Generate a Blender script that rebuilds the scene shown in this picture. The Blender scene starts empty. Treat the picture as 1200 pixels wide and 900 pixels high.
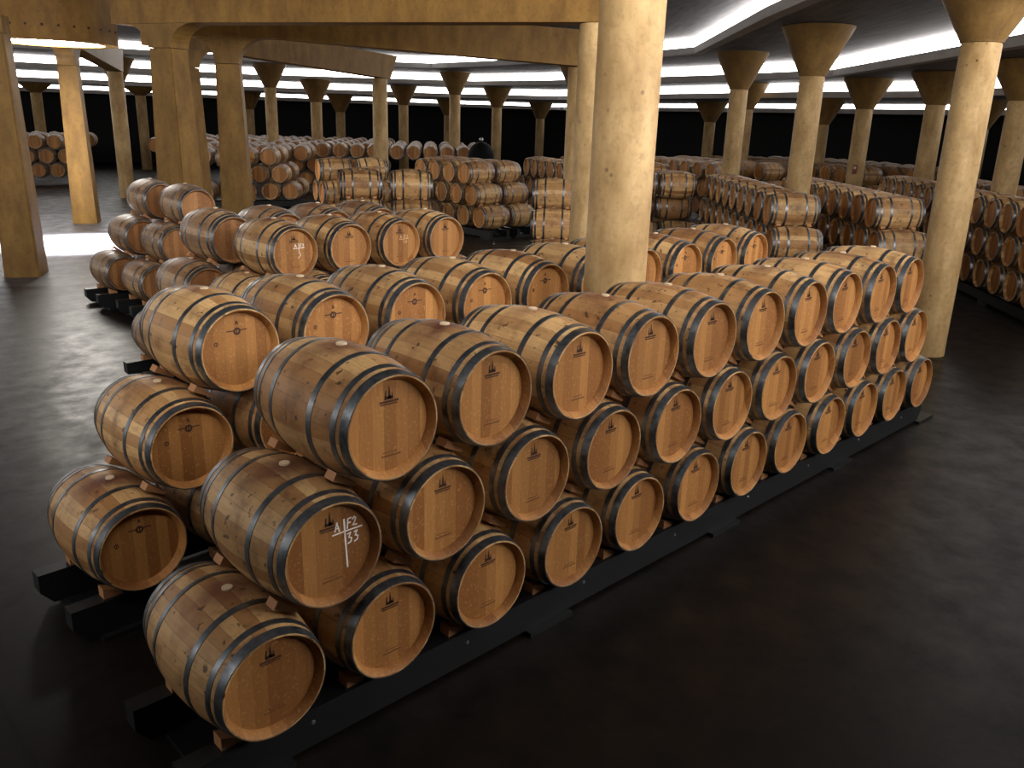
import bpy, bmesh, math, random
from mathutils import Vector, Matrix
C = bpy.context.scene.collection
SC = bpy.context.scene
R = 0.35; RE = 0.285; L = 0.95; H = L / 2
TZ = {'T': 1.809, 'M': 1.2045, 'B': 0.60}
TIER = {'T': 'top', 'M': 'middle', 'B': 'bottom'}
ORD = 'first second third fourth fifth sixth seventh eighth ninth tenth eleventh twelfth thirteenth fourteenth fifteenth sixteenth'.split()
rnd = random.Random(7)

# ------------------------------------------------------------------ materials
def srgb(r, g, b):
    f = lambda c: (c/255/12.92 if c/255 <= .04045 else ((c/255+.055)/1.055)**2.4)
    return (f(r), f(g), f(b), 1)

class NT:
    def __init__(s, name):
        s.m = bpy.data.materials.new(name); s.m.use_nodes = True
        s.t = s.m.node_tree; s.b = s.t.nodes['Principled BSDF']; s.o = s.t.nodes['Material Output']
    def n(s, typ, **kw):
        x = s.t.nodes.new(typ)
        for k, v in kw.items(): setattr(x, k, v)
        return x
    def l(s, a, b): s.t.links.new(a, b)
    def val(s, sock, v):
        if hasattr(v, 'is_output') or isinstance(v, bpy.types.NodeSocket): s.l(v, sock)
        else: sock.default_value = v
    def math(s, op, a, b=0.0, c=None, clamp=False):
        x = s.n('ShaderNodeMath', operation=op, use_clamp=clamp)
        s.val(x.inputs[0], a); s.val(x.inputs[1], b)
        if c is not None: s.val(x.inputs[2], c)
        return x.outputs[0]
    def mix(s, f, a, b, mode='MIX'):
        x = s.n('ShaderNodeMix', data_type='RGBA', blend_type=mode)
        s.val(x.inputs['Factor'], f); s.val(x.inputs['A'], a); s.val(x.inputs['B'], b)
        return x.outputs['Result']
    def comb(s, x, y, z):
        c = s.n('ShaderNodeCombineXYZ'); s.val(c.inputs[0], x); s.val(c.inputs[1], y); s.val(c.inputs[2], z)
        return c.outputs[0]
    def noise(s, vec, scale, detail=3, rough=.55):
        x = s.n('ShaderNodeTexNoise'); s.l(vec, x.inputs['Vector'])
        x.inputs['Scale'].default_value = scale; x.inputs['Detail'].default_value = detail; x.inputs['Roughness'].default_value = rough
        return x.outputs['Fac']
    def ramp(s, f, a, b):
        x = s.n('ShaderNodeMapRange'); s.val(x.inputs[0], f); x.inputs[1].default_value = a; x.inputs[2].default_value = b
        return x.outputs[0]
    def coords(s):
        tc = s.n('ShaderNodeTexCoord'); sp = s.n('ShaderNodeSeparateXYZ'); s.l(tc.outputs['Object'], sp.inputs[0])
        return tc.outputs['Object'], sp.outputs[0], sp.outputs[1], sp.outputs[2]
    def rand(s):
        return s.n('ShaderNodeObjectInfo').outputs['Random']
    def white(s, w):
        x = s.n('ShaderNodeTexWhiteNoise', noise_dimensions='1D'); s.val(x.inputs['W'], w); return x.outputs['Value']
    def bump(s, h, strength=.2, dist=.01):
        x = s.n('ShaderNodeBump'); x.inputs['Strength'].default_value = strength; x.inputs['Distance'].default_value = dist
        s.l(h, x.inputs['Height']); s.l(x.outputs[0], s.b.inputs['Normal'])
    def fin(s, col, rough=.6, metal=0.0, spec=.5):
        s.val(s.b.inputs['Base Color'], col); s.val(s.b.inputs['Roughness'], rough); s.val(s.b.inputs['Metallic'], metal)
        s.b.inputs['Specular IOR Level'].default_value = spec
        return s.m

def m_stave(name='oak_staves', A=(220, 182, 126), B=(160, 116, 70)):
    N = NT(name); obj, x, y, z = N.coords(); rd = N.rand()
    off = N.math('MULTIPLY', rd, 57.0)
    ang = N.math('ARCTAN2', x, N.math('SUBTRACT', z, R))
    a = N.math('MULTIPLY_ADD', ang, 26/(2*math.pi), 26.0)
    st = N.math('FLOOR', a); fr = N.math('FRACT', a)
    tone = N.white(N.math('ADD', st, off))
    vec = N.n('ShaderNodeVectorMath', operation='ADD'); N.l(obj, vec.inputs[0]); N.l(N.comb(off, off, 0.0), vec.inputs[1])
    g = N.n('ShaderNodeVectorMath', operation='MULTIPLY'); N.l(vec.outputs[0], g.inputs[0]); g.inputs[1].default_value = (30, 2.2, 30)
    grain = N.noise(g.outputs[0], 2.0, 4, .65)
    col = N.mix(tone, srgb(*A), srgb(*B))
    col = N.mix(N.math('MULTIPLY', grain, .6), col, srgb(128, 86, 48))
    blot = N.noise(vec.outputs[0], 5.5, 4, .6)
    col = N.mix(N.math('MULTIPLY', N.ramp(blot, .50, .70), .60), col, srgb(88, 56, 34))
    spots = N.noise(vec.outputs[0], 19.0, 2, .5)
    col = N.mix(N.math('MULTIPLY', N.ramp(spots, .64, .72), .8), col, srgb(46, 30, 20))
    # wine spilled round the bung
    d = N.math('SQRT', N.math('ADD', N.math('POWER', N.math('MULTIPLY', x, .8), 2.0), N.math('POWER', N.math('MULTIPLY', y, 1.25), 2.0)))
    d = N.math('SUBTRACT', d, N.math('MULTIPLY', N.math('SUBTRACT', N.noise(vec.outputs[0], 7, 3), .5), .28))
    w = N.math('MULTIPLY', N.ramp(d, .24, .03), N.ramp(z, R, R+.15))
    w = N.math('MULTIPLY', w, N.math('MULTIPLY_ADD', N.white(off), .75, .22))
    col = N.mix(w, col, srgb(92, 48, 40))
    edge = N.ramp(N.math('ABSOLUTE', N.math('SUBTRACT', fr, .5)), .475, .495)
    col = N.mix(N.math('MULTIPLY', edge, .55), col, srgb(60, 38, 22))
    hv = N.n('ShaderNodeHueSaturation'); N.l(N.math('MULTIPLY_ADD', N.white(N.math('ADD', off, 3.3)), .34, .98), hv.inputs['Value']); N.l(col, hv.inputs['Color'])
    N.bump(N.math('SUBTRACT', grain, N.math('MULTIPLY', edge, 1.5)), .25, .004)
    return N.fin(hv.outputs[0], .5, 0, .4)

def m_head(name='oak_head', A=(204, 146, 82), B=(146, 94, 47)):
    N = NT(name); obj, x, y, z = N.coords(); rd = N.rand()
    off = N.math('MULTIPLY', rd, 71.0)
    a = N.math('MULTIPLY_ADD', x, 13.0, N.math('ADD', 40.0, off))
    st = N.math('FLOOR', a); fr = N.math('FRACT', a)
    tone = N.white(N.math('ADD', st, 0.37))
    vec = N.n('ShaderNodeVectorMath', operation='ADD'); N.l(obj, vec.inputs[0]); N.l(N.comb(off, off, off), vec.inputs[1])
    g = N.n('ShaderNodeVectorMath', operation='MULTIPLY'); N.l(vec.outputs[0], g.inputs[0]); g.inputs[1].default_value = (40, 5, 3.0)
    grain = N.noise(g.outputs[0], 2.0, 4, .65)
    col = N.mix(tone, srgb(*A), srgb(*B))
    col = N.mix(N.math('MULTIPLY', grain, .6), col, srgb(128, 80, 40))
    fl = N.noise(vec.outputs[0], 60.0, 2, .5)
    col = N.mix(N.math('MULTIPLY', N.ramp(fl, .58, .68), .3), col, srgb(222, 172, 110))
    edge = N.ramp(N.math('ABSOLUTE', N.math('SUBTRACT', fr, .5)), .485, .497)
    col = N.mix(N.math('MULTIPLY', edge, .5), col, srgb(80, 48, 24))
    hv = N.n('ShaderNodeHueSaturation'); N.l(N.math('MULTIPLY_ADD', N.white(N.math('ADD', off, 1.3)), .25, .85), hv.inputs['Value']); N.l(col, hv.inputs['Color'])
    N.bump(grain, .15, .003)
    return N.fin(hv.outputs[0], .55, 0, .35)

def m_hoop():
    N = NT('galvanised_hoop'); obj, x, y, z = N.coords()
    off = N.math('MULTIPLY', N.rand(), 31.0)
    vec = N.n('ShaderNodeVectorMath', operation='ADD'); N.l(obj, vec.inputs[0]); N.l(N.comb(off, off, 0.0), vec.inputs[1])
    n = N.noise(vec.outputs[0], 9, 4, .6)
    col = N.mix(N.ramp(n, .35, .7), srgb(136, 141, 146), srgb(74, 77, 80))
    return N.fin(col, N.math('MULTIPLY_ADD', n, .35, .22), .9)

def m_plain(name, col, rough=.6, metal=0.0, spec=.5, var=0.0, scale=8):
    N = NT(name)
    if var:
        obj, x, y, z = N.coords(); n = N.noise(obj, scale, 4, .6)
        c2 = tuple(c*(1-var) for c in col[:3])+(1,)
        return N.fin(N.mix(n, col, c2), rough, metal, spec)
    return N.fin(col, rough, metal, spec)

def m_concrete(name, c1, c2, pits=True):
    N = NT(name); obj, x, y, z = N.coords(); off = N.math('MULTIPLY', N.rand(), 23.0)
    vec = N.n('ShaderNodeVectorMath', operation='ADD'); N.l(obj, vec.inputs[0]); N.l(N.comb(off, off, off), vec.inputs[1])
    g = N.n('ShaderNodeVectorMath', operation='MULTIPLY'); N.l(vec.outputs[0], g.inputs[0]); g.inputs[1].default_value = (2.2, 2.2, .9)
    n1 = N.noise(g.outputs[0], 1.6, 5, .62); n2 = N.noise(vec.outputs[0], 14, 4, .7)
    col = N.mix(N.ramp(n1, .35, .68), c1, c2)
    col = N.mix(N.math('MULTIPLY', N.ramp(n2, .5, .75), .5), col, tuple(c*.6 for c in c2[:3])+(1,))
    if pits:
        v = N.n('ShaderNodeTexVoronoi'); N.l(vec.outputs[0], v.inputs['Vector']); v.inputs['Scale'].default_value = 5.5
        pit = N.math('MULTIPLY', N.ramp(v.outputs['Distance'], .13, .06), N.ramp(n1, .45, .6))
        col = N.mix(N.math('MULTIPLY', pit, .8), col, srgb(60, 38, 22))
    N.bump(n2, .12, .01)
    return N.fin(col, .62, 0, .35)

def m_ceiling():
    N = NT('ceiling_concrete'); obj, x, y, z = N.coords()
    g = N.n('ShaderNodeVectorMath', operation='MULTIPLY'); N.l(obj, g.inputs[0]); g.inputs[1].default_value = (5.0, .5, 1.0)
    rot = N.n('ShaderNodeVectorRotate', rotation_type='Z_AXIS'); N.l(obj, rot.inputs['Vector']); rot.inputs['Angle'].default_value = math.radians(45)
    N.l(rot.outputs[0], g.inputs[0])
    n = N.noise(g.outputs[0], 1.5, 5, .65); n2 = N.noise(obj, 1.2, 3, .5)
    col = N.mix(N.ramp(n, .3, .7), srgb(126, 123, 124), srgb(78, 76, 78))
    col = N.mix(N.math('MULTIPLY', n2, .5), col, srgb(80, 77, 80))
    return N.fin(col, .75, 0, .3)

def m_floor():
    N = NT('polished_dark_concrete'); obj, x, y, z = N.coords()
    n = N.noise(obj, .55, 5, .62); n2 = N.noise(obj, 2.6, 6, .68); n3 = N.noise(obj, 14, 4, .6)
    col = N.mix(N.ramp(n2, .36, .66), FLOOR_A, FLOOR_B)
    col = N.mix(N.math('MULTIPLY', N.ramp(n3, .55, .75), .4), col, srgb(20, 18, 17))
    # floor under the skylight painted paler as if lit, beyond the cross joint
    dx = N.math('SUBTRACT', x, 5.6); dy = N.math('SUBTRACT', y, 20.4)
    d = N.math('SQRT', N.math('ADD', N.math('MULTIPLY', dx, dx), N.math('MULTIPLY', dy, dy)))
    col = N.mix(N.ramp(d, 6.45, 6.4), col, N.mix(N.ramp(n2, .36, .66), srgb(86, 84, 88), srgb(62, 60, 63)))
    jl = None
    for p, ax in ((6.36, y), (4.0, y), (10.62, y), (13.9, y), (-.9, x), (-4.2, x)):
        e = N.ramp(N.math('ABSOLUTE', N.math('SUBTRACT', ax, p)), .022, .008)
        jl = e if jl is None else N.math('MAXIMUM', jl, e)
    col = N.mix(N.math('MULTIPLY', jl, .85), col, srgb(12, 10, 9))
    rough = N.math('MULTIPLY_ADD', N.ramp(n2, .3, .7), .22, .30)
    N.bump(n2, .12, .02)
    return N.fin(col, rough, 0, .2)
FLOOR_A, FLOOR_B = srgb(31, 26, 22), srgb(13, 11, 10)

def m_emit(name, col, s):
    N = NT(name); e = N.n('ShaderNodeEmission'); e.inputs[0].default_value = col; e.inputs[1].default_value = s
    N.l(e.outputs[0], N.o.inputs[0]); return N.m

M_ST, M_HD, M_HP = m_stave(), m_head(), m_hoop()
M_ST2, M_HD2 = m_stave('dusty_dimmed_oak_staves', (180, 148, 110), (126, 96, 66)), m_head('dusty_dimmed_oak_head', (182, 130, 80), (124, 80, 46))  # greyer dusty oak, also darkened for the weaker light on the back rows
M_BUNG = m_plain('silicone_bung', srgb(214, 192, 158), .5)
M_INK = m_plain('burnt_brand', srgb(60, 35, 20), .7)
M_STAMP = m_plain('faint_stamp', srgb(118, 74, 40), .7)
M_CHALK = m_plain('white_chalk', srgb(250, 244, 236), .9)
M_CHALK2 = m_plain('rubbed_chalk', srgb(214, 176, 136), .9)
M_CHOCK = m_plain('pine_chock', srgb(196, 140, 92), .7, var=.35, scale=25)
M_RACK = m_plain('black_rack_steel', srgb(24, 25, 27), .45, var=.3)
M_BOLT = m_plain('zinc_bolt', srgb(170, 172, 175), .35, .9)
M_COL = m_concrete('ochre_concrete', srgb(194, 162, 112), srgb(152, 120, 74))
M_PIER = m_concrete('ochre_cast_concrete', srgb(140, 106, 52), srgb(110, 80, 36), False)
M_BEAM = m_concrete('ochre_beam_concrete', srgb(148, 110, 50), srgb(116, 82, 33), False)
M_CEIL = m_ceiling()
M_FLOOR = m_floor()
M_LIP = m_plain('lit_lip_concrete', srgb(182, 178, 174), .8, var=.35, scale=3)  # lip lighter than the slab it edges: its lit look is in the colour
M_CAP = m_concrete('shaded_capital_concrete', srgb(126, 96, 48), srgb(96, 70, 33), False)  # capitals darker than the shafts: shade under the ceiling painted in
M_WALL = m_plain('dark_wall_plaster', srgb(22, 21, 22), .9, var=.4, scale=2)
M_TANK = m_plain('black_tank', srgb(9, 9, 10), .75, spec=.15)
M_RED = m_plain('dark_red_paint', srgb(110, 30, 24), .45)

# ------------------------------------------------------------------ helpers
def mesh_of(name, bm, *mats, smooth=False):
    bm.normal_update()
    me = bpy.data.meshes.new(name); bm.to_mesh(me); bm.free()
    for m in mats: me.materials.append(m)
    if smooth:
        for p in me.polygons: p.use_smooth = True
        try: me.set_sharp_from_angle(angle=math.radians(35))
        except Exception: pass
    return me
def link(name, me, parent=None, loc=None):
    o = bpy.data.objects.new(name, me); C.objects.link(o)
    if parent is not None: o.parent = parent
    if loc is not None: o.location = loc
    return o
def tag(o, label, cat, group=None, kind=None):
    o['label'] = label; o['category'] = cat
    if group: o['group'] = group
    if kind: o['kind'] = kind
    return o
def thing(name, label, cat, loc=(0, 0, 0), rz=0, group=None, kind=None):
    o = bpy.data.objects.new(name, None); C.objects.link(o); o.location = loc; o.rotation_euler = (0, 0, rz)
    o.empty_display_size = .1
    return tag(o, label, cat, group, kind)
def copy_tree(o, parent=None):
    c = o.copy(); C.objects.link(c); c.parent = parent
    for ch in KIDS.get(o.name, []): copy_tree(ch, c)
    return c
KIDS = {}
def box(bm, x0, x1, y0, y1, z0, z1):
    v = [bm.verts.new((x, y, z)) for x in (x0, x1) for y in (y0, y1) for z in (z0, z1)]
    for f in ((0, 1, 3, 2), (4, 6, 7, 5), (0, 4, 5, 1), (2, 3, 7, 6), (0, 2, 6, 4), (1, 5, 7, 3)): bm.faces.new([v[i] for i in f])
    return v
def prism(bm, prof, d0, d1, fn):
    """extrude profile [(a,b)..] between d0 and d1, fn(a,b,d)->xyz"""
    A = [bm.verts.new(fn(a, b, d0)) for a, b in prof]; B = [bm.verts.new(fn(a, b, d1)) for a, b in prof]
    n = len(prof)
    bm.faces.new(A[::-1]); bm.faces.new(B)
    for i in range(n): bm.faces.new((A[i], A[(i+1) % n], B[(i+1) % n], B[i]))
def lathe_y(bm, prof, seg, mi=0, cz=R, closed=False):
    """revolve [(y, r)] about the local Y axis through (0, *, cz)"""
    rings = []
    for y, r in prof:
        rings.append([bm.verts.new((r*math.sin(2*math.pi*k/seg), y, cz+r*math.cos(2*math.pi*k/seg))) for k in range(seg)])
    rr = list(zip(rings, rings[1:])) + ([(rings[-1], rings[0])] if closed else [])
    for a, b in rr:
        for k in range(seg):
            f = bm.faces.new((a[k], a[(k+1) % seg], b[(k+1) % seg], b[k])); f.material_index = mi
    return rings
def lathe_z(bm, prof, seg=32, cap=True, rot=0):
    rings = [[bm.verts.new((r*math.cos(2*math.pi*k/seg+rot), r*math.sin(2*math.pi*k/seg+rot), z)) for k in range(seg)] for z, r in prof]
    for a, b in zip(rings, rings[1:]):
        for k in range(seg): bm.faces.new((a[k], a[(k+1) % seg], b[(k+1) % seg], b[k]))
    if cap:
        bm.faces.new(rings[0][::-1]); bm.faces.new(rings[-1])
def rad(y):
    return R - (R-RE)*(abs(y)/H)**1.9

# ------------------------------------------------------------------ barrel parts
RI = .249; DEP = .050
HOOPS = [(-H+.003, -H+.054), (-H+.084, -H+.118), (-H+.262, -H+.300), (H-.300, H-.262), (H-.118, H-.084), (H-.054, H-.003)]
def body_profile(n=22):
    pr = [(-H+DEP+.01, RI), (-H+DEP-.006, RI), (-H+.005, RI+.022), (-H, RI+.027), (-H, RE-.002), (-H+.004, RE)]
    pr += [(-H+.004+(L-.008)*i/n, rad(-H+.004+(L-.008)*i/n)) for i in range(1, n)]
    pr += [(H-.004, RE), (H, RE-.002), (H, RI+.027), (H-.005, RI+.022), (H-DEP+.006, RI), (H-DEP-.01, RI)]
    return pr
def body_mesh(ms, mh):
    bm = bmesh.new(); lathe_y(bm, body_profile(), 56); bmesh.ops.recalc_face_normals(bm, faces=bm.faces)
    for f in bm.faces:
        c = f.calc_center_median()
        if math.hypot(c.x, c.z-R) < RE-.008 and abs(abs(c.y)-H) < DEP+.02: f.material_index = 1
    return mesh_of('staves', bm, ms, mh, smooth=True)
ME_BODY = body_mesh(M_ST, M_HD); ME_BODY2 = body_mesh(M_ST2, M_HD2)
def hoop_bm(bm, y0, y1, seg=56, mi=0, t=.0035):
    a, b, c = rad(y0), rad((y0+y1)/2), rad(y1)
    lathe_y(bm, [(y0, a-.001), (y0, a+t), ((y0+y1)/2, b+t+.0005), (y1, c+t), (y1, c-.001)], seg, mi)
ME_HOOP = []
for y0, y1 in HOOPS:
    bm = bmesh.new(); hoop_bm(bm, y0, y1)
    # riveted overlap of the strap
    ym = (y0+y1)/2
    for a in (.5, .56):
        q = Vector((math.sin(a)*(rad(ym)+.004), ym, R+math.cos(a)*(rad(ym)+.004)))
        bmesh.ops.create_uvsphere(bm, u_segments=6, v_segments=4, radius=.005, matrix=Matrix.Translation(q))
    bmesh.ops.recalc_face_normals(bm, faces=bm.faces)
    ME_HOOP.append(mesh_of('hoop', bm, M_HP, smooth=True))
def disc_bm(bm, y, r, seg=48, flip=False, mi=0):
    vs = [bm.verts.new((r*math.sin(2*math.pi*k/seg), y, R+r*math.cos(2*math.pi*k/seg))) for k in range(seg)]
    f = bm.faces.new(vs if not flip else vs[::-1]); f.material_index = mi
bm = bmesh.new(); disc_bm(bm, -H+DEP, RI+.002, flip=False); disc_bm(bm, -H+DEP+.02, RI+.002, flip=True); ME_HF = mesh_of('barrel_head', bm, M_HD)
bm = bmesh.new(); disc_bm(bm, H-DEP, RI+.002, flip=True); disc_bm(bm, H-DEP-.02, RI+.002); ME_HB = mesh_of('barrel_head', bm, M_HD)
bm = bmesh.new(); lathe_z(bm, [(2*R-.004, .030), (2*R+.007, .030), (2*R+.010, .026)], 20); ME_BUNG = mesh_of('bung', bm, M_BUNG, smooth=True)
def sbox(bm, x0, x1, z0, z1, y=-H+DEP, t=.0012):
    box(bm, x0, x1, y-t, y+.0005, R+z0, R+z1)
def stri(bm, pts, y=-H+DEP, t=.0012):
    prism(bm, [(a, b) for a, b in pts], y-t, y+.0005, lambda a, b, d: (a, d, R+b))
def stroke(bm, pts, w=.007, y=-H+DEP, t=.0016):
    for (x0, z0), (x1, z1) in zip(pts, pts[1:]):
        dx, dz = x1-x0, z1-z0; l = math.hypot(dx, dz) or 1e-6; ux, uz = dx/l, dz/l; px, pz = -uz*w/2, ux*w/2
        e = w*.35
        q = [(x0-ux*e+px, z0-uz*e+pz), (x0-ux*e-px, z0-uz*e-pz), (x1+ux*e-px, z1+uz*e-pz), (x1+ux*e+px, z1+uz*e+pz)]
        stri(bm, q, y, t)
# brand A: spired building over two lines of small print
bm = bmesh.new()
stri(bm, [(-.026, .145), (-.016, .145), (-.013, .190), (-.016, .198), (-.021, .185)])
stri(bm, [(-.004, .145), (.016, .145), (.010, .185), (.004, .222), (-.001, .186)])
stri(bm, [(.018, .145), (.030, .145), (.024, .178), (.021, .183)])
sbox(bm, -.022, .024, .145, .163)
x = -.056
r2 = random.Random(3)
while x < .054:
    w = r2.uniform(.006, .011); sbox(bm, x, x+w, .127, .1385); x += w+.0028
x = -.05
while x < .05:
    w = r2.uniform(.004, .008); sbox(bm, x, x+w, .115, .1225); x += w+.0026
ME_BRA = mesh_of('brand_mark', bm, M_INK)
# faint stamp low on the head
bm = bmesh.new(); x = -.05
while x < .06:
    w = r2.uniform(.006, .014); sbox(bm, x, x+w, -.172, -.163); x += w+.003
x = -.04
while x < .05:
    w = r2.uniform(.005, .01); sbox(bm, x, x+w, -.150, -.144); x += w+.004
ME_STM = mesh_of('lower_stamp', bm, M_STAMP)
# brand B: round medallion between two bars, a letter over it, a small ring mark beside it
bm = bmesh.new()
def ring_flat(bm, cx, cz, r0, r1, seg=20, y=-H+DEP, t=.0012):
    for k in range(seg):
        a, b = 2*math.pi*k/seg, 2*math.pi*(k+1)/seg
        stri(bm, [(cx+r0*math.cos(a), cz+r0*math.sin(a)), (cx+r1*math.cos(a), cz+r1*math.sin(a)), (cx+r1*math.cos(b), cz+r1*math.sin(b)), (cx+r0*math.cos(b), cz+r0*math.sin(b))], y, t)
ring_flat(bm, 0, .125, .013, .026); sbox(bm, -.004, .004, .113, .137); sbox(bm, -.075, -.024, .127, .134); sbox(bm, .024, .075, .127, .134)
stroke(bm, [(-.010, .172), (0, .196), (.010, .172)], .005); stroke(bm, [(-.006, .180), (.006, .180)], .004)
ring_flat(bm, -.155, .055, .010, .015); sbox(bm, -.157, -.153, .046, .064)
ME_BRB = mesh_of('brand_mark', bm, M_INK)

bm = bmesh.new(); disc_bm(bm, -H+DEP, RI+.002); disc_bm(bm, -H+DEP+.02, RI+.002, flip=True); ME_HF2 = mesh_of('barrel_head', bm, M_HD2)
def make_barrel(name='wine_barrel', body=None, hf=None):
    o = bpy.data.objects.new(name, None); C.objects.link(o); o.empty_display_size = .2
    ks = [link('staves', body or ME_BODY, o), link('barrel_head', hf or ME_HF, o), link('barrel_head', ME_HB, o)]
    ks += [link('hoop', me, o) for me in ME_HOOP] + [link('bung', ME_BUNG, o)]
    KIDS[o.name] = ks
    return o, ks[1]
def with_brand(me, stamp=True):
    o, hd = make_barrel(); k = [link('brand_mark', me, hd)]
    if stamp: k.append(link('lower_stamp', ME_STM, hd))
    KIDS[hd.name] = k
    return o
(PROTO_O, _) = make_barrel('wine_barrel', ME_BODY2, ME_HF2)
PROTO_A, PROTO_B, (PROTO_N, _) = with_brand(ME_BRA), with_brand(ME_BRB, False), make_barrel()
USED = set()
# far barrels: one mesh each, hoops and heads in the mesh
def far_bm(bm, seg=24, M=None):
    b2 = bmesh.new()
    lathe_y(b2, [(-H+DEP, RI), (-H, RI+.012), (-H, RE)] + [(-H+L*i/8, rad(-H+L*i/8)) for i in range(1, 8)] + [(H, RE), (H, RI+.012), (H-DEP, RI)], seg)
    for y0, y1 in HOOPS: hoop_bm(b2, y0, y1, seg, 2, .004)
    disc_bm(b2, -H+DEP, RI, seg, mi=1); disc_bm(b2, H-DEP, RI, seg, flip=True, mi=1)
    bmesh.ops.recalc_face_normals(b2, faces=b2.faces)
    if M is not None: b2.transform(M)
    tmp = bpy.data.meshes.new('tmp'); b2.to_mesh(tmp); b2.free(); bm.from_mesh(tmp); bpy.data.meshes.remove(tmp)
bm = bmesh.new(); far_bm(bm); ME_FAR = mesh_of('wine_barrel', bm, M_ST, M_HD, M_HP, smooth=True)
NBAR = [0]; DEBUG = False; QUEUE = []
REG = []
COLS = []
def seg_d(p, q):
    best = 9
    for i in range(-4, 5):
        for j in range(-4, 5):
            a, b = i/4*.475, j/4*.475
            best = min(best, math.hypot(p[0]-math.sin(p[3])*a-q[0]+math.sin(q[3])*b, p[1]+math.cos(p[3])*a-q[1]-math.cos(q[3])*b, p[2]-q[2]))
    return best
def ends_meet(p, q):
    dx, dy = q[0]-p[0], q[1]-p[1]
    a = abs(-math.sin(p[3])*dx+math.cos(p[3])*dy); b = abs(math.cos(p[3])*dx+math.sin(p[3])*dy)
    return not (abs(math.cos(p[3]-q[3])) > .97 and a > .96+.3*abs(math.sin(p[3]-q[3])))
def clash(x, y, z, rz):
    p = (x, y, z, rz)
    for q in REG:
        if abs(q[0]-x) < 1.7 and abs(q[1]-y) < 1.7 and abs(q[2]-z) < .75 and seg_d(p, q) < .66 and ends_meet(p, q): return q
    for c in COLS:
        if abs(c[0]-x) < 1.2 and abs(c[1]-y) < 1.2:
            for i in range(-4, 5):
                a = i/4*.475
                if math.hypot(x-math.sin(rz)*a-c[0], y+math.cos(rz)*a-c[1]) < c[2]+.36: return ('col',)+c
    return None
def barrel(proto, xc, yc, zc, rz, label, group):
    """(xc, yc, zc) = middle of the axis; rz turns the branded head (local -Y)"""
    NBAR[0] += 1
    h = clash(xc, yc, zc, rz)
    if h and DEBUG: print('CLASH', label, h)
    REG.append((xc, yc, zc, rz))
    if proto is None: o = link('wine_barrel', ME_FAR)
    elif proto.name not in USED: USED.add(proto.name); o = proto
    else: o = copy_tree(proto)
    o.location = (xc, yc, zc-R); o.rotation_euler = (0, 0, rz)
    tag(o, label, 'barrel', group)
    return o

# chocks --------------------------------------------------------------
bm = bmesh.new()   # between two barrels: local x along the gap (thick end +x), z across it
prism(bm, [(-.040, -.009), (.105, -.024), (.105, .024), (-.040, .009)], -.042, .042, lambda a, b, d: (a, d, b))
ME_CH = mesh_of('wooden_chock', bm, M_CHOCK)
bm = bmesh.new()   # on the rack: wedge rising outwards, base on z = 0
prism(bm, [(.125, 0), (.245, 0), (.245, .076), (.215, .062), (.125, .025)], -.042, .042, lambda a, b, d: (a, d, b))
ME_CHB = mesh_of('wooden_chock', bm, M_CHOCK)
def chock_pair(x, y, z, side, rot, label, group, floor=False, ca=None):
    o = link('wooden_chock', ME_CHB if floor else ME_CH)
    o.matrix_world = Matrix.Translation((x, y, z)) @ Matrix.Rotation(rot, 4, 'Z') @ (Matrix.Rotation(math.pi, 4, 'Z') if side < 0 else Matrix.Identity(4)) @ (Matrix.Identity(4) if floor else Matrix.Rotation(ca, 4, 'Y'))
    tag(o, label, 'chock', group); return o

# ------------------------------------------------------------------ the main stack, six rows
ROWN = ['front', 'second', 'third', 'fourth', 'fifth', 'sixth']
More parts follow.
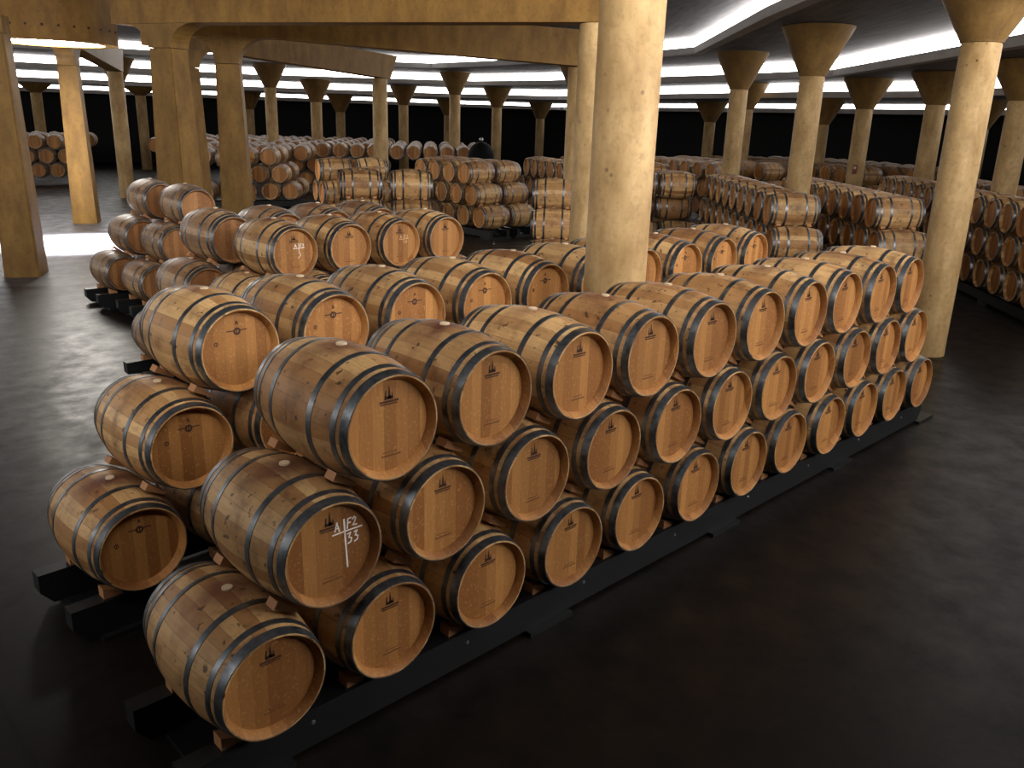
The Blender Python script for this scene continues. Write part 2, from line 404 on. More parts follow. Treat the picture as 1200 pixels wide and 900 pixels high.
#        bottom-first x, front plane y, spacing, turn, counts B M T, chock mode
ROWS = [(0.0, 0.0, .742, 0.0, (12, 11, 10)), (.063, 1.819, .772, .030, (12, 11, 10)), (2.50, 5.30, .750, 0.0, (6, 5, 4)),
        (2.42, 6.62, .745, 0.0, (6, 5, 4)), (3.66, 10.38, .742, -.02, (3, 2, 1)), (3.57, 11.64, .742, -.02, (3, 2, 1))]
CHALK = {}
for ri, (x0, y0, sp, rot, cnt) in enumerate(ROWS):
    cr, sr = math.cos(rot), math.sin(rot)
    def W(a, b): return (x0+a*cr-b*sr, y0+a*sr+b*cr)
    rn = ROWN[ri]
    offs = {'B': 0, 'M': sp/2, 'T': sp}
    for t, n in zip('BMT', cnt):
        for i in range(n):
            a = offs[t]+i*sp; jx = rnd.uniform(-.003, .003)
            x, y = W(a+jx, H+rnd.uniform(-.012, .012))
            pos = (ORD[i]+' from the near end' if n > 1 else 'only one there')
            look = {0: 'oak barrel with spired brand', 1: 'oak barrel with round medallion brand'}.get(ri, 'oak barrel')
            lab = f'{look}, {rn} row, {TIER[t]} tier, {pos}'
            if ri == 0 and t == 'M' and i == 0: lab = 'oak barrel with large white chalk cross, A F2 and 33 on its head'
            if ri == 2 and t == 'T' and i == 0: lab = 'oak barrel with chalk cross and A F3, near end of the third row'
            if ri == 2 and t == 'T' and i == 2: lab = 'oak barrel with pale rubbed chalk marks, third in top tier of third row'
            o = barrel({0: PROTO_A, 1: PROTO_B, 2: PROTO_A}.get(ri, PROTO_O), x, y, TZ[t], rot+rnd.uniform(-.006, .006), lab, f'oak barrels in the {rn} row')
            CHALK[(ri, t, i)] = o
            # chocks
            g = f'chocks under the {rn} row'
            fronts = (.175,) if ri < 2 or t == 'B' else (.175,)
            for side in (-1, 1):
                for fb in (.175, L-.175):
                    end = (i == 0 and side < 0)
                    if fb > .5 and not (end or (i == 0 and ri == 0)): continue
                    if ri == 1 and not (end or i < 2 or t == 'T' and i < 2): continue
                    if ri > 1 and not end: continue
                    where = 'front' if fb < .5 else 'rear'
                    sd = 'near' if side < 0 else 'far'
                    cl = f'wooden chock, {where} {sd} side, under {ORD[i]} barrel, {TIER[t]} tier, {rn} row'
                    if t == 'B':
                        cx, cy = W(a, fb)
                        chock_pair(cx, cy, .262, side, rot, cl, g, True)
                    else:
                        dz = .6045; ax = side*sp/2
                        cx, cy = W(a+ax/2, fb)
                        # tangent of the gap: outwards and upwards
                        ca = -math.atan2(sp/2, dz)
                        chock_pair(cx, cy, TZ[t]-dz/2, side, rot, cl, g, False, ca)
    # rack under the row
    Ltot = (cnt[0]-1)*sp
    tb = thing('barrel_rack', f'black steel barrel rack under the {rn} row of oak barrels', 'rack', (x0, y0, 0), rot, 'black racks under the barrel stack')
    for yb in (.105, L-.225):
        bm = bmesh.new()
        prism(bm, [(-.46, .13), (-.38, .03), (Ltot+.38, .03), (Ltot+.46, .13), (Ltot+.46, .262), (-.46, .262)], yb, yb+.12, lambda a, b, d: (a, d, b))
        o = link('rack_beam', mesh_of('rack_beam', bm, M_RACK), tb)
        if yb < .5:
            k = 0; xb = .26
            while xb < Ltot+.3 and ri < 2:
                bm = bmesh.new(); lathe_y(bm, [(-.006, .0), (-.006, .010), (.0, .014)], 8, 0, 0)
                link('bolt', mesh_of('bolt', bm, M_BOLT), o, (xb, yb, .18)); xb += 1.11
    xf = -.30
    while xf < Ltot+.4:
        bm = bmesh.new(); box(bm, xf-.0, xf+.42, .055, L-.055, 0, .03)
        link('rack_foot', mesh_of('rack_foot', bm, M_RACK), tb); xf += 2.2
# chalk writing
def chalk_mesh(kind):
    bm = bmesh.new()
    if kind == 1:
        ox, oz = .088, .082
        P = lambda pts: [(ox+a*.82, oz+b*.95) for a, b in pts]
        stroke(bm, P([(0, .075), (.004, -.02), (.009, -.10), (.016, -.215)]), .010)
        stroke(bm, P([(-.085, .002), (.0, .004), (.13, .004)]), .0075)
        stroke(bm, P([(-.068, .020), (-.052, .070), (-.036, .016)]), .0075); stroke(bm, P([(-.060, .036), (-.042, .036)]), .0065)
        stroke(bm, P([(.022, .016), (.028, .072), (.052, .074)]), .0075); stroke(bm, P([(.026, .046), (.046, .048)]), .0075)
        stroke(bm, P([(.062, .062), (.075, .074), (.086, .064), (.078, .044), (.064, .026), (.092, .024)]), .0075)
        for d in (0, .048):
            stroke(bm, P([(.024+d, -.018), (.046+d, -.014), (.032+d, -.040), (.052+d, -.048), (.048+d, -.068), (.026+d, -.076)]), .0075)
        return mesh_of('chalk_writing', bm, M_CHALK)
    ox, oz = .065, .045
    P = lambda pts: [(ox+a, oz+b) for a, b in pts]
    w = .006
    stroke(bm, P([(0, .055), (.0, .0), (.004, -.05)]), w); stroke(bm, P([(-.07, .0), (.075, .004)]), w)
    stroke(bm, P([(-.055, .012), (-.042, .050), (-.028, .012)]), w); stroke(bm, P([(-.05, .026), (-.034, .026)]), .005)
    stroke(bm, P([(.018, .012), (.018, .05), (.036, .05)]), w); stroke(bm, P([(.018, .032), (.032, .032)]), .005)
    if kind == 2:
        stroke(bm, P([(.046, .048), (.066, .046), (.054, .034), (.068, .026), (.062, .014), (.044, .012)]), w)
        stroke(bm, P([(.0, -.05), (.020, -.062), (.022, -.080), (.004, -.094), (-.012, -.11)]), .005)
    else:
        stroke(bm, P([(.046, .044), (.058, .050), (.064, .038), (.046, .012), (.068, .012)]), w)
        stroke(bm, P([(.046, -.012), (.028, -.030), (.030, -.048), (.048, -.046), (.050, -.032), (.032, -.030)]), w)
    return mesh_of('chalk_writing', bm, M_CHALK if kind == 2 else M_CHALK2)
for key, kind in (((0, 'M', 0), 1), ((2, 'T', 0), 2), ((2, 'T', 2), 3)):
    hd = [k for k in C.objects if k.parent == CHALK[key] and k.data == ME_HF][0]
    link('chalk_writing', chalk_mesh(kind), hd)

# ------------------------------------------------------------------ where columns and piers stand
COLUMNS = [
    (4.16, 1.36, 4.45, 5.50, 'massive round ochre column rising between the front and second barrel rows'),
    (12.09, 1.36, 4.58, 5.50, 'leaning-looking tall round column with flared capital past the far end of the front row'),
    (16.92, 6.42, 4.45, 5.50, 'round column with broad flared capital standing behind the silver-hooped stack end'),
    (21.9, 11.35, 4.40, 5.50, 'slimmer flared column at the back end of the silver-hooped stack'),
    (24.9, 20.6, 4.42, 5.50, 'flared column half hidden behind the massive round column'),
    (26.6, 30.2, 4.40, 5.50, 'flared column over the far end of the stack of orange heads'),
    (19.2, 34.9, 4.42, 5.50, 'flared column by the ochre pier, over the aisle-end stack'),
    (13.06, 37.2, 4.36, 5.50, 'dark column with flared head, next behind the grey beam end'),
    (26.75, 9.60, 4.0, 4.97, 'flared column with small dark red box on its shaft'),
    (24.3, 6.45, 4.08, 4.97, 'flared column hidden partly behind the tall leaning column'),
    (20.55, 3.18, 4.08, 4.97, 'flared column rising from the dim stack at the frame edge'),
    (28.9, 15.3, 3.98, 4.97, 'slim flared column just behind the slimmer column'),
    (31.2, 32.1, 3.92, 4.97, 'slim flared column over the heads beyond the mid-aisle stack'),
    (28.4, 36.8, 3.92, 4.97, 'slim flared column beside the beam-carrying round column, far side'),
    (21.7, 35.0, 3.86, 4.97, 'second flared column along the far row, from the ochre pier'),
    (17.6, 46.5, 3.98, 4.45, 'dim dark column, third behind the grey beam end'),
    (29.92, 12.61, 3.50, 4.45, 'short flared column behind the back row between the capped columns'),
    (35.0, 20.94, 3.50, 4.45, 'short flared column against the dark wall past the massive column'),
    (30.5, 7.2, 3.50, 4.45, 'short flared column peeking out behind the tall leaning column'),
    (38.3, 35.7, 3.42, 4.45, 'short flared column over the far back rows, beside the massive column'),
    (27.24, 41.43, 3.44, 4.45, 'third flared column along the far row, from the ochre pier'),
    (23.8, 46.0, 3.45, 4.45, 'dim flared column just showing behind the ochre pier'),
    (33.5, 39.0, 3.46, 4.45, 'dark flared column behind the far row ending at the dome'),
    (12.6, 47.5, 3.92, 4.45, 'dark flared column behind the skylight drum, between two piers'),
]
PIERS = [((5.86, 14.47), 4.49, 'wide ochre pier seen on its corner, rising behind the small fifth row'),
         ((7.87, 16.0), 4.36, 'ochre tapered pier with bright edge, behind the fourth row'),
         ((9.1, 21.05), 4.46, 'narrow ochre pier half hidden behind the wide corner-on pier'),
         ((6.95, 24.0), 4.44, 'golden slim pier just behind the bright floor patch'),
         ((3.12, 15.95), 4.62, 'big ochre pier at the frame edge beside the bright floor patch')]
ENDS = [(9.35, 6.25), (14.63, 11.32), (17.3, 23.4), (10.75, 31.0), None]
COLS += [(c[0], c[1], .27) for c in COLUMNS]+[(p[0][0], p[0][1], .45) for p in PIERS]+[(e[0], e[1], .27) for e in ENDS if e]
# ------------------------------------------------------------------ stacks further back
def ang_of(nx, ny): return math.atan2(nx, -ny)     # rz so that local -Y faces (nx, ny)
def fstack(name, org, u, nrm, plan, near=1, group=None, rack=None):
    """org: centre of the first top barrel; u: row direction away from the first; nrm: head direction
    plan: list of (tier, first index, count); index steps along u, lower tiers shift half a step"""
    ul = math.hypot(*u); u = (u[0]/ul, u[1]/ul); rz = ang_of(*nrm); g = group or f'oak barrels in {name}'
    for t, i0, n in plan:
        for i in range(i0, i0+n):
            s = .742*i-{'T': 0, 'M': .371, 'B': .742}[t]
            full = (i < near)
            pos = f'{ORD[i-i0]} from its near end' if n > 1 else 'at its near end'
            barrel(PROTO_N if full else None, org[0]+u[0]*s, org[1]+u[1]*s, TZ[t], rz+rnd.uniform(-.005, .005), f'oak barrel, {TIER[t]} tier of {name}, {pos}', g)
STUFF = bmesh.new()
def sfill(org, u, nrm, plan, seg=14): QUEUE.append((org, u, nrm, plan, seg))
def sfill_now(org, u, nrm, plan, seg):
    ul = math.hypot(*u); u = (u[0]/ul, u[1]/ul); rz = ang_of(*nrm)
    for t, i0, n in plan:
        for i in range(i0, i0+n):
            s = .742*i-{'T': 0, 'M': .371, 'B': .742}[t]
            x, y = org[0]+u[0]*s, org[1]+u[1]*s
            if clash(x, y, TZ[t], rz): continue
            REG.append((x, y, TZ[t], rz))
            far_bm(STUFF, seg, Matrix.Translation((x, y, TZ[t]-R)) @ Matrix.Rotation(rz, 4, 'Z'))
U45 = (.707, .707); N45 = (-.707, .707)
fstack('the silver-hooped stack', (13.86, 4.89), U45, N45, [('T', 0, 9), ('M', 0, 10), ('B', 3, 8)], 2)
sfill((13.86, 4.89), U45, N45, [('B', 0, 3)])
fstack('the stack behind the capped column', (15.34, 3.50), U45, N45, [('T', 0, 9), ('M', 0, 6)], 2, 'oak barrels in the stack behind the capped column')
sfill((15.34, 3.50), U45, N45, [('M', 6, 4), ('B', 0, 11)])
AB = (.775, .632); NAB = (-.632, .775)
fstack('the dim stack past leaning column', (16.45, 1.08), AB, NAB, [('T', 0, 13), ('M', 0, 10), ('B', 1, 6)], 1)
sfill((16.45, 1.08), AB, NAB, [('B', 0, 1), ('B', 7, 7), ('M', 10, 3)])
sfill((17.6, -.33), AB, NAB, [('T', 0, 14), ('M', 0, 1), ('B', 0, 2)])
UD, ND = (.06, .998), (-.998, .06)
fstack('the orange-headed mid-aisle stack', (15.27, 15.75), UD, ND, [('T', 0, 4), ('M', 0, 4), ('B', 0, 4)], 1)
fstack('the stack behind the orange heads', (16.36, 15.75), UD, ND, [('T', 0, 1), ('M', 0, 1), ('B', 0, 1)], 1)
sfill((16.36, 15.75), UD, ND, [('T', 1, 4), ('M', 1, 4)])
fstack('the row beyond the orange heads', (18.55, 14.9), (.42, .91), (-.91, .42), [('T', 0, 5), ('M', 0, 2)], 0)
sfill((18.55, 14.9), (.42, .91), (-.91, .42), [('M', 2, 4), ('B', 0, 6)])
sfill((20.4, 14.2), (.42, .91), (-.91, .42), [('T', 0, 7)])
fstack('the short stack beside the massive column', (12.0, 9.5), (.733, .68), (-.68, .733), [('T', 0, 1), ('M', 0, 1), ('B', 0, 1)], 1)
fstack('the mid-aisle stack with bright hoops', (9.50, 13.22), (.50, .866), (.866, -.50), [('T', 0, 1), ('M', 0, 1)], 1, 'oak barrels in the mid-aisle pair')
fstack('the mid-aisle stack with dark hoops', (10.40, 12.50), (.58, .815), (.815, -.58), [('T', 0, 1), ('M', 0, 1)], 1, 'oak barrels in the mid-aisle pair')
sfill((9.50, 13.22), (.50, .866), (.866, -.50), [('B', 0, 2), ('T', 1, 1), ('M', 1, 1)])
sfill((10.40, 12.50), (.58, .815), (.815, -.58), [('B', 0, 2), ('T', 1, 1), ('M', 1, 1)])
fstack('the small pale-headed stack', (11.90, 18.1), (.30, .95), (-.95, .30), [('T', 0, 1), ('M', 0, 2), ('B', 0, 2)], 1)
fstack('the stack beside the pale heads', (12.92, 17.78), (.30, .95), (-.95, .30), [('T', 0, 1)], 1)
sfill((12.92, 17.78), (.30, .95), (-.95, .30), [('M', 0, 2), ('B', 0, 2)])
# side-on barrels past the silver-hooped stack
for k, (px, py, t, w) in enumerate([(17.30, 10.06, 'T', 'pale one touching the silver-hooped stack, top tier'), (16.58, 10.78, 'T', 'dim one next to the pale side-on barrel, top tier'),
        (16.93, 9.68, 'B', 'yellowish one low beside the silver-hooped stack'), (16.21, 10.40, 'B', 'dim one low, next to the yellowish barrel')]):
    barrel(None, px, py, TZ[t], ang_of(.707, -.707), f'side-on oak barrel, {w}', 'side-on barrels past the silver-hooped stack')
sfill((17.30, 10.06), U45, (.707, -.707), [('M', 0, 2), ('B', 1, 1), ('T', 1, 1)]); sfill((16.58, 10.78), U45, (.707, -.707), [('M', 0, 2), ('B', 1, 1), ('T', 1, 1)])
fstack('the stack just past massive column', (20.95, 13.6), (.62, .78), (-.78, .62), [('T', 0, 2), ('M', 0, 2), ('B', 0, 2)], 0)
fstack('the high row past massive column', (24.75, 13.5), (.31, .95), (-.95, .31), [('T', 0, 5)], 0)
sfill((24.75, 13.5), (.31, .95), (-.95, .31), [('M', 0, 6), ('B', 0, 7), ('T', 5, 1)])
for k in range(1, 6): sfill((24.75+1.75*k, 13.5-.4*k), (.31, .95), (-.95, .31), [('T', 0, 7)], 12)
UK, NK = (.35, .94), (-.94, .35)
fstack('the back row between capped columns', (28.3, 9.9), UK, NK, [('T', 0, 4)], 0)
fstack('the back row near the capped column', (26.7, 12.75), UK, NK, [('T', 0, 1)], 0)
sfill((26.7, 12.75), UK, NK, [('M', 0, 2), ('B', 0, 3), ('T', 1, 2)])
sfill((28.3, 9.9), UK, NK, [('M', 0, 5), ('B', 0, 6)])
for k in (1, 2): sfill((28.3+1.75*k, 9.9-.6*k), UK, NK, [('T', -3, 8)], 12)
# far rows along the back wall, left of the mid aisle
UH, NH = (-.42, .907), (-.907, -.42)
UH = (.86, -.51); NH = (-.51, -.86)
fstack('the far row behind slender columns', (20.9, 28.95), (-.86, .51), (-.62, -.78), [('T', 0, 5), ('M', 0, 1)], 0)
sfill((20.9, 28.95), (-.86, .51), (-.62, -.78), [('M', 1, 6), ('B', 0, 7)])
fstack('the far row by the dome', (24.6, 26.05), (-.80, .60), (-.62, -.78), [('T', 0, 6), ('M', 0, 2)], 0)
for k in (1, 2, 3): sfill((24.6+1.2*k, 26.05+1.5*k), (-.80, .60), (-.62, -.78), [('T', 0, 8)], 12)
sfill((24.6, 26.05), (-.80, .60), (-.62, -.78), [('M', 2, 2), ('B', 0, 5)])
for k in range(1, 6):
    sfill((20.9+1.25*k, 28.95+1.5*k), (-.86, .51), (-.62, -.78), [('T', 0, 14)], 12)
fstack('the aisle-end stack by ochre pier', (14.6, 25.2), (-.95, .30), (-.62, -.78), [('T', 1, 2), ('M', 1, 2), ('B', 1, 2)], 0)
fstack('the second stack by ochre pier', (15.65, 26.5), (-.95, .30), (-.62, -.78), [('T', 1, 1), ('M', 1, 1), ('B', 1, 1)], 0)
sfill((14.6, 25.2), (-.95, .30), (-.62, -.78), [('T', 3, 3), ('M', 3, 3), ('B', 3, 3)])
for k in range(2, 8): sfill((14.6+1.0*k, 25.2+1.3*k), (-.95, .30), (-.62, -.78), [('T', 0, 6)], 12)
fstack('the dark stack between two piers', (10.6, 38.4), (-.95, .30), (-.45, -.89), [('T', 0, 3), ('M', 0, 2), ('B', 0, 2)], 0)
sfill((10.6, 38.4), (-.95, .30), (-.45, -.89), [('M', 2, 3), ('B', 2, 4), ('T', 3, 2)])
for k in (1, 2): sfill((11.2+.9*k, 38.4+1.5*k), (-.95, .30), (-.45, -.89), [('T', 0, 5)], 12)
fstack('the stack glimpsed between ochre piers', (12.0, 24.6), (-.69, -.72), (.72, -.69), [('T', 0, 1), ('M', 0, 1), ('B', 0, 1)], 0)
for q in QUEUE: sfill_now(*q)
bmesh.ops.remove_doubles(STUFF, verts=STUFF.verts, dist=1e-6)
o = link('distant_barrels', mesh_of('distant_barrels', STUFF, M_ST, M_HD, M_HP, smooth=True))
tag(o, 'rows of dim oak barrels receding towards the dark back wall', 'barrels', None, 'stuff')
# racks under the further stacks: dark feet
def frack(label, org, u, nrm, s0, s1):
    ul = math.hypot(*u); u = (u[0]/ul, u[1]/ul); rz = math.atan2(u[1], u[0])
    t = thing('barrel_rack', label, 'rack', (org[0], org[1], 0), rz, 'black racks under the further stacks')
    for yb in (-.37, .25):
        bm = bmesh.new(); box(bm, s0, s1, yb, yb+.12, .06, .248); link('rack_beam', mesh_of('rack_beam', bm, M_RACK), t)
    x = s0
    while x < s1:
        bm = bmesh.new(); box(bm, x, min(x+.4, s1), -.42, .42, 0, .06); link('rack_foot', mesh_of('rack_foot', bm, M_RACK), t); x += 2.2
frack('black rack under the silver-hooped stack', (13.86, 4.89), U45, N45, -1.2, 7.4)
frack('black rack under the stack behind the capped column', (15.34, 3.50), U45, N45, -1.2, 7.4)
frack('black rack under the dim stack past the leaning column', (16.45, 1.08), AB, NAB, -1.2, 10)
frack('black rack under the stack of orange heads', (15.27, 15.75), UD, ND, -1.15, 2.6)
frack('black rack under the barrels behind the orange heads', (16.36, 15.75), UD, ND, -1.15, 2.6)
frack('black rack under the stack by the ochre pier', (14.6, 25.2), (-.95, .30), ND, -.5, 3.5)
frack('black rack under the short stack by the round column', (12.0, 9.5), (.733, .68), ND, -1.2, 1.6)
# pairs of chocks showing on the side-on end stacks
for nm, org, u, tiers in (('silver-hooped stack', (13.86, 4.89), U45, 'T'), ('stack behind the capped column', (15.34, 3.50), U45, 'T'), ('short stack by the round column', (12.0, 9.5), (.733, .68), 'TM'),
                          ('mid-aisle stack nearer the pier', (9.50, 13.22), (.50, .866), 'T'), ('mid-aisle stack with dark end hoops', (10.40, 12.50), (.58, .815), 'T'), ('stack of orange heads', (15.27, 15.75), UD, 'TM')):
    ul = math.hypot(*u); ux, uy = u[0]/ul, u[1]/ul; rz = math.atan2(uy, ux)
    for t in tiers:
        s = {'T': 0, 'M': -.371}[t]
        for v, vn in ((-.295, 'one end'), (.295, 'other end')):
            cx = org[0]+ux*(s-.1855)-uy*v; cy = org[1]+uy*(s-.1855)+ux*v
            chock_pair(cx, cy, TZ[t]-.302, -1, rz, f'wooden chock, {vn}, under {TIER[t]} barrel, near face of {nm}', 'chocks on the further stacks', False, -math.atan2(.371, .6045))

# ------------------------------------------------------------------ room
CX, CY = 5.3, 19.9
LIPS = [
 (5.50, [(13.2, 4.8), (15.1, 6.7), (22.2, 13.3), (22.9, 15.4), (23.6, 22), (24.2, 25), (24.3, 29.2), (18.5, 34), (5, 37.5), (-7, 34), (-12, 24), (-10, 12), (-3, 5), (4, 3.0), (11.2, 2.9)]),
 (4.97, [(17.0, 2.3), (19.3, 4.4), (25.6, 10.3), (27.1, 15.2), (28.0, 20), (29.0, 26), (28.8, 31.4), (20.6, 39.6), (4, 43), (-13, 36), (-17, 22), (-14, 8), (-6, 0), (4, -2.6), (13, -1.5)]),
 (4.45, [(26.5, 5.3), (28.7, 8.9), (29.3, 13.6), (31.4, 21.5), (34.3, 30.6), (31.5, 36.2), (21, 43.5), (4, 48.5), (-17, 40), (-22, 22), (-19, 5), (-9, -4.5), (4, -7.5), (16, -5), (22, 0)]),
 (4.05, [(38.2, 21.3), (39.8, 27.6), (42.8, 38), (37, 43.8), (22, 50), (4, 54), (-21, 44), (-27, 22), (-24, 2), (-12, -9), (4, -12.5), (20, -9), (30, -1), (36, 9)])]
def radius(poly, th):
    d = (math.cos(th), math.sin(th)); best = None
    n = len(poly)
    for i in range(n):
        ax, ay = poly[i][0]-CX, poly[i][1]-CY; bx, by = poly[(i+1) % n][0]-CX, poly[(i+1) % n][1]-CY
        ex, ey = bx-ax, by-ay; den = d[0]*ey-d[1]*ex
        if abs(den) < 1e-9: continue
        t = (ax*ey-ay*ex)/den; s = (ax*d[1]-ay*d[0])/den
        if t > 0 and -1e-6 <= s <= 1+1e-6 and (best is None or t > best): best = t
    return best
THS = sorted({round(math.atan2(y-CY, x-CX), 5) for _, p in LIPS for x, y in p} | {round(-math.pi+2*math.pi*k/24, 5) for k in range(24)})
RADS = [[radius(p, t) for t in THS] for _, p in LIPS]
pt = lambda r, t, z: (CX+r*math.cos(t), CY+r*math.sin(t), z)
def ring_solid(name, ri, ro, z0, z1, mat, kind='structure'):
    bm = bmesh.new(); n = len(THS)
    V = [[bm.verts.new(pt(rr[k], THS[k], z)) for k in range(n)] for rr, z in ((ri, z0), (ro, z0), (ro, z1), (ri, z1))]
    for a in range(4):
        A, B = V[a], V[(a+1) % 4]
        for k in range(n): bm.faces.new((A[k], A[(k+1) % n], B[(k+1) % n], B[k]))
    bmesh.ops.recalc_face_normals(bm, faces=bm.faces)
    o = link(name, mesh_of(name, bm, mat)); o['kind'] = kind; return o
OV = .55
hole = [1.55]*len(THS)
WALLR = [r+3.0 for r in RADS[3]]
plus = lambda rr, d: [r+d for r in rr]
ring_solid('ceiling', hole, plus(RADS[0], OV), 6.0, 6.2, M_CEIL)
for i, (z, _) in enumerate(LIPS):
    outer = plus(RADS[i+1], OV) if i < 3 else plus(WALLR, .2)
    ring_solid('ceiling', plus(RADS[i], .30), outer, z, z+.2, M_CEIL)
    ring_solid(f'trim_{i+1}', RADS[i], plus(RADS[i], .30), z-.01, z+.2, M_LIP)
    zt = (6.0 if i == 0 else LIPS[i-1][0])
    ring_solid('ceiling', plus(RADS[i], OV-.05), plus(RADS[i], OV), z+.2, zt, M_CEIL)
ring_solid('wall_back', WALLR, plus(WALLR, .3), 0, 4.6, M_WALL)
bm = bmesh.new(); fv = [bm.verts.new(pt(r+.3, t, 0)) for r, t in zip(WALLR, THS)]; bm.faces.new(fv)
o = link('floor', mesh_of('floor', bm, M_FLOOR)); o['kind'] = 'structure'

# lit coves behind the lips
COVE = [8.5, 9, 7.5, 9]; COVE_NEAR = [16, 32, 58, 12]      # the run over the front stack is turned up, the rest dimmed
COVN = ['innermost', 'second', 'third', 'outermost']
for i, (z, _) in enumerate(LIPS):
    M_L = m_emit(f'cove_light_{COVN[i]}', (1.0, .965, .93, 1), COVE[i]); M_LN = m_emit(f'cove_light_{COVN[i]}_full', (1.0, .965, .93, 1), COVE_NEAR[i])
    bm = bmesh.new(); n = len(THS)
    zt = (6.0 if i == 0 else LIPS[i-1][0]); h = min(.16, (zt-z-.2)*.5)
    prof = [(.04, z+.203), (.13, zt-.012)]
    V = [[bm.verts.new(pt(RADS[i][k]+d, THS[k], zz)) for k in range(n)] for d, zz in prof]
    for k in range(n):
        mx, my = (V[0][k].co.x+V[0][(k+1) % n].co.x)/2, (V[0][k].co.y+V[0][(k+1) % n].co.y)/2
        if i > 1 and my < 14 and mx < (2.5 if i == 2 else 16): continue        # the lamps over the near quarter are not lit
        f = bm.faces.new((V[0][k], V[0][(k+1) % n], V[1][(k+1) % n], V[1][k]))
        f.material_index = int(my < (8 if i == 0 else 3.2) and mx < 11.5)
    for v in [v for v in bm.verts if not v.link_faces]: bm.verts.remove(v)
    o = link('cove_light', mesh_of('cove_light', bm, M_L, M_LN))
    tag(o, f'white strip light glowing above the {COVN[i]} stepped concrete ceiling edge', 'light', 'cove lights of the stepped ceiling', 'thing')

# ------------------------------------------------------------------ columns
CD = .27
def column(x, y, neck, ceil, label, cap=True, foot=0):
    t = thing('column', label, 'column', (x, y, 0), rnd.uniform(0, 6), 'round ochre concrete columns', 'thing')
    bm = bmesh.new(); lathe_z(bm, [(0, CD+.004), (neck-.02, CD), (neck, CD-.012)], 40); link('shaft', mesh_of('shaft', bm, M_COL, smooth=True), t)
    if cap:
        ch = min(1.05, ceil-.02-neck); zz = neck+ch
        pr = [(neck+.002, CD+.015), (neck+.03, CD+.022), (zz-.09, .745), (zz-.03, .775), (zz, .765)]
        if ceil-.02-zz > .02: pr += [(zz+.001, .5), (ceil-.02, .5)]
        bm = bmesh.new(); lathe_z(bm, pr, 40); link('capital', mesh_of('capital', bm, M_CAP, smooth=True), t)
    return t
for c in COLUMNS: column(*c)
t = thing('wall_box', 'small dark red box fixed on a flared column shaft', 'box', (26.44, 9.49, 1.95), math.radians(-70))
bm = bmesh.new(); box(bm, -.07, .07, -.05, .05, 0, .30); bmesh.ops.bevel(bm, geom=bm.edges[:], offset=.012, segments=2, affect='EDGES'); link('box_body', mesh_of('box_body', bm, M_RED), t)
bm = bmesh.new(); box(bm, -.04, .04, -.056, -.050, .16, .25); link('box_label', mesh_of('box_label', bm, M_CHALK2), t)

# piers, beams, drum --------------------------------------------------
def pier(x, y, az, joint, wt, ddt, label, outd=1, ind=1, wb=.72, db=.66, top=4.93):
    """az: direction (radians) of the beam over it"""
    t = thing('concrete_pier', label, 'pier', (x, y, 0), az, 'tapered ochre piers round the skylight', 'thing')
    bm = bmesh.new()
    a = [bm.verts.new((sx*wb/2, sy*db/2, 0)) for sx, sy in ((-1, -1), (1, -1), (1, 1), (-1, 1))]
    b = [bm.verts.new((sx*wt/2, sy*ddt/2, joint-.012)) for sx, sy in ((-1, -1), (1, -1), (1, 1), (-1, 1))]
    bm.faces.new(a[::-1]); bm.faces.new(b)
    for k in range(4): bm.faces.new((a[k], a[(k+1) % 4], b[(k+1) % 4], b[k]))
    bmesh.ops.bevel(bm, geom=[e for e in bm.edges if abs(e.verts[0].co.z-e.verts[1].co.z) > 1], offset=.03, segments=2, affect='EDGES')
    link('shaft', mesh_of('shaft', bm, M_PIER), t)
    zt = top; hh = zt-joint; pr = []
    for k in range(9):
        f = k/8*math.pi/2; pr.append((wt/2+ind*.0+outd*.62*(1-math.cos(f)), joint+hh*math.sin(f)))
    for k in range(8, -1, -1):
        f = k/8*math.pi/2; pr.append((-wt/2-ind*.62*(1-math.cos(f)), joint+hh*math.sin(f)))
    bm = bmesh.new(); prism(bm, pr, -ddt/2, ddt/2, lambda a, b, d: (a, d, b)); bmesh.ops.recalc_face_normals(bm, faces=bm.faces)
    link('pier_head', mesh_of('pier_head', bm, M_PIER), t)
    return t
def beam(p0, p1, z0, z1, label, hgt=.80, wid=.50, tail=.32, zflat=None, top=None):
    """underside from z0 at p0 (skylight end) to z1 at the column p1; runs tail past it and ends raked"""
    dx, dy = p1[0]-p0[0], p1[1]-p0[1]; ln = math.hypot(dx, dy); az = math.atan2(dy, dx)
    t = thing('roof_beam', label, 'beam', (p0[0], p0[1], 0), az, 'ochre beams radiating from the skylight', 'thing')
    e = ln+tail
    pr = [(0, z0), (zflat, z0), (e, z1), (e+.42, z1+hgt), (0, z0+hgt)]
    bm = bmesh.new(); prism(bm, pr, -wid/2, wid/2, lambda a, b, d: (a, d, b)); bmesh.ops.recalc_face_normals(bm, faces=bm.faces)
    link('beam_web', mesh_of('beam_web', bm, M_BEAM), t)
    return t
BZ = [4.84, 4.60, 4.62, 4.60]
BL = ['long ochre beam crossing overhead to just behind the massive column', 'ochre beam behind the nearest overhead beam, ending behind the massive column',
      'ochre beam from the narrow pier to the round column in mid aisle', 'grey-ended beam running out behind the skylight drum']
CL = ['round column under the long overhead beam, tucked behind the massive column', 'round column under the second beam, slivers showing beside the massive column',
      'round column without capital carrying a raked beam end in mid aisle', 'dark round column under the grey raked beam end']
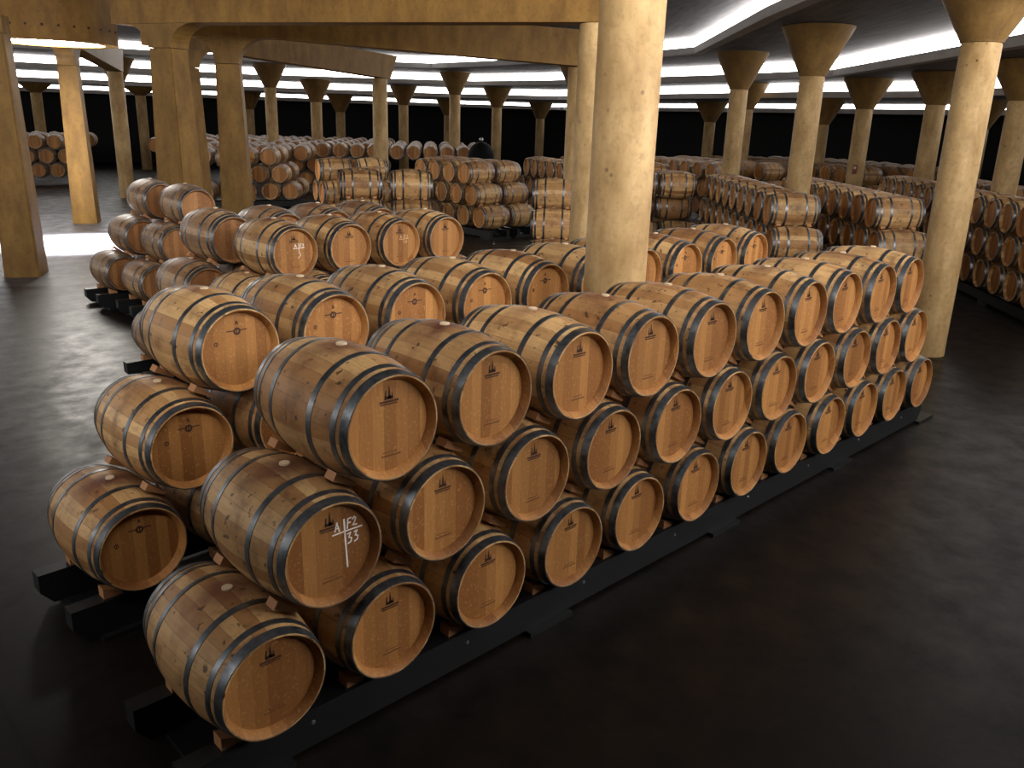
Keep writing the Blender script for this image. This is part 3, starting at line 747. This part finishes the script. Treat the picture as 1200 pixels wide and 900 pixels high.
for k, ((x, y), j, lab) in enumerate(PIERS):
    e = ENDS[k]
    az = math.atan2(e[1]-CY, e[0]-CX) if e else math.atan2(y-CY, x-CX)
    pw = .52 if k != 0 else .56
    pier(x, y, math.atan2(e[1]-y, e[0]-x) if e else az, j, pw, .50, lab, 1 if e else 0, 1 if e else 0, wb=.72 if k else .80)
    if e:
        # start at the drum ring, pass over the pier, end on the column
        dx, dy = x-e[0], y-e[1]; ln = math.hypot(dx, dy); rr = 1.6
        back = 1.2; zu = 4.935
        s = (x+dx/ln*back, y+dy/ln*back)
        beam(s, e, 4.935, BZ[k], BL[k], zflat=back+.90)
        column(e[0], e[1], BZ[k]-.005, 0, CL[k], cap=False)
# ring beam / skylight drum
t = thing('skylight_drum', 'round ochre concrete drum with a glowing skylight opening', 'skylight', (CX, CY, 0), 0, None, 'thing')
def tube(name, r0, r1, z0, z1, mat, par):
    bm = bmesh.new(); seg = 64; V = []
    for r, z in ((r0, z0), (r1, z0), (r1, z1), (r0, z1)): V.append([bm.verts.new((r*math.cos(2*math.pi*k/seg), r*math.sin(2*math.pi*k/seg), z)) for k in range(seg)])
    for a in range(4):
        A, B = V[a], V[(a+1) % 4]
        for k in range(seg): bm.faces.new((A[k], A[(k+1) % seg], B[(k+1) % seg], B[k]))
    bmesh.ops.recalc_face_normals(bm, faces=bm.faces); return link(name, mesh_of(name, bm, mat, smooth=True), par)
tube('drum_ring', 1.20, 1.50, 4.74, 6.25, M_BEAM, t)
bm = bmesh.new(); seg = 48; bm.faces.new([bm.verts.new((1.2*math.cos(-2*math.pi*k/seg), 1.2*math.sin(-2*math.pi*k/seg), 4.80)) for k in range(seg)])
link('skylight_glass', mesh_of('skylight_glass', bm, m_emit('daylit_glass', (1.0, .95, .86, 1), 38)), t)
for k in range(10):
    a = -2.6+.22*k
    bm = bmesh.new(); bmesh.ops.create_uvsphere(bm, u_segments=8, v_segments=5, radius=.03, matrix=Matrix.Translation((1.5*math.cos(a), 1.5*math.sin(a), 5.05)))
    link('tie_hole', mesh_of('tie_hole', bm, M_INK), t)
# dark domed tank at the back
t = thing('domed_tank', 'black domed tank with small bright knob, standing behind the orange heads', 'tank', (23.15, 24.35, 0))
bm = bmesh.new(); lathe_z(bm, [(0, .56), (1.78, .56)]+[(1.78+.62*math.sin(a*math.pi/16), .56*math.cos(a*math.pi/16)+.001) for a in range(1, 9)], 32); link('tank_body', mesh_of('tank_body', bm, M_TANK, smooth=True), t)
bm = bmesh.new(); bmesh.ops.create_uvsphere(bm, u_segments=16, v_segments=10, radius=.09, matrix=Matrix.Translation((0, 0, 2.48))); link('knob', mesh_of('knob', bm, M_BOLT, smooth=True), t)

# ------------------------------------------------------------------ light
def area(name, loc, rot, sx, sy, p, col=(1, 1, 1), spread=180):
    d = bpy.data.lights.new(name, 'AREA'); d.shape = 'RECTANGLE'; d.size = sx; d.size_y = sy; d.energy = p; d.color = col; d.spread = math.radians(spread)
    o = bpy.data.objects.new(name, d); C.objects.link(o); o.location = loc; o.rotation_euler = rot; return o
d = bpy.data.lights.new('skylight_sun_shaft', 'AREA'); d.shape = 'DISK'; d.size = 2.2; d.energy = 4200; d.color = (.88, .94, 1.0); d.spread = math.radians(28)
o = bpy.data.objects.new('skylight_sun_shaft', d); C.objects.link(o); o.location = (CX+.05, CY-.1, 4.765)
wd = bpy.data.worlds.new('dark'); SC.world = wd; wd.use_nodes = True
wd.node_tree.nodes['Background'].inputs[0].default_value = (0, 0, 0, 1)

# ------------------------------------------------------------------ camera
cam = bpy.data.cameras.new('camera'); co = bpy.data.objects.new('camera', cam); C.objects.link(co)
cx, cy, cz, yaw, pitch, roll, f = -1.6769, -3.3401, 2.7481+.6, 0.7746, 0.3046, 0.0312, 986.6
s_, c_ = math.sin, math.cos
fw = Vector((s_(yaw)*c_(pitch), c_(yaw)*c_(pitch), -s_(pitch))); rt = Vector((c_(yaw), -s_(yaw), 0)); up = rt.cross(fw)
r2_ = rt*c_(roll)+up*s_(roll); u2_ = -rt*s_(roll)+up*c_(roll)
co.matrix_world = Matrix(((r2_.x, u2_.x, -fw.x, cx), (r2_.y, u2_.y, -fw.y, cy), (r2_.z, u2_.z, -fw.z, cz), (0, 0, 0, 1)))
cam.sensor_width = 36; cam.lens = f/1200*36; cam.clip_start = .05; cam.clip_end = 200
SC.camera = co
SC.view_settings.view_transform = 'Standard'; SC.view_settings.look = 'None'; SC.view_settings.gamma = 1; SC.view_settings.use_curve_mapping = False
SC.view_settings.exposure = 0.46
SC.cycles.use_denoising = True
SC.cycles.max_bounces = 8
print('BARRELS', NBAR[0])
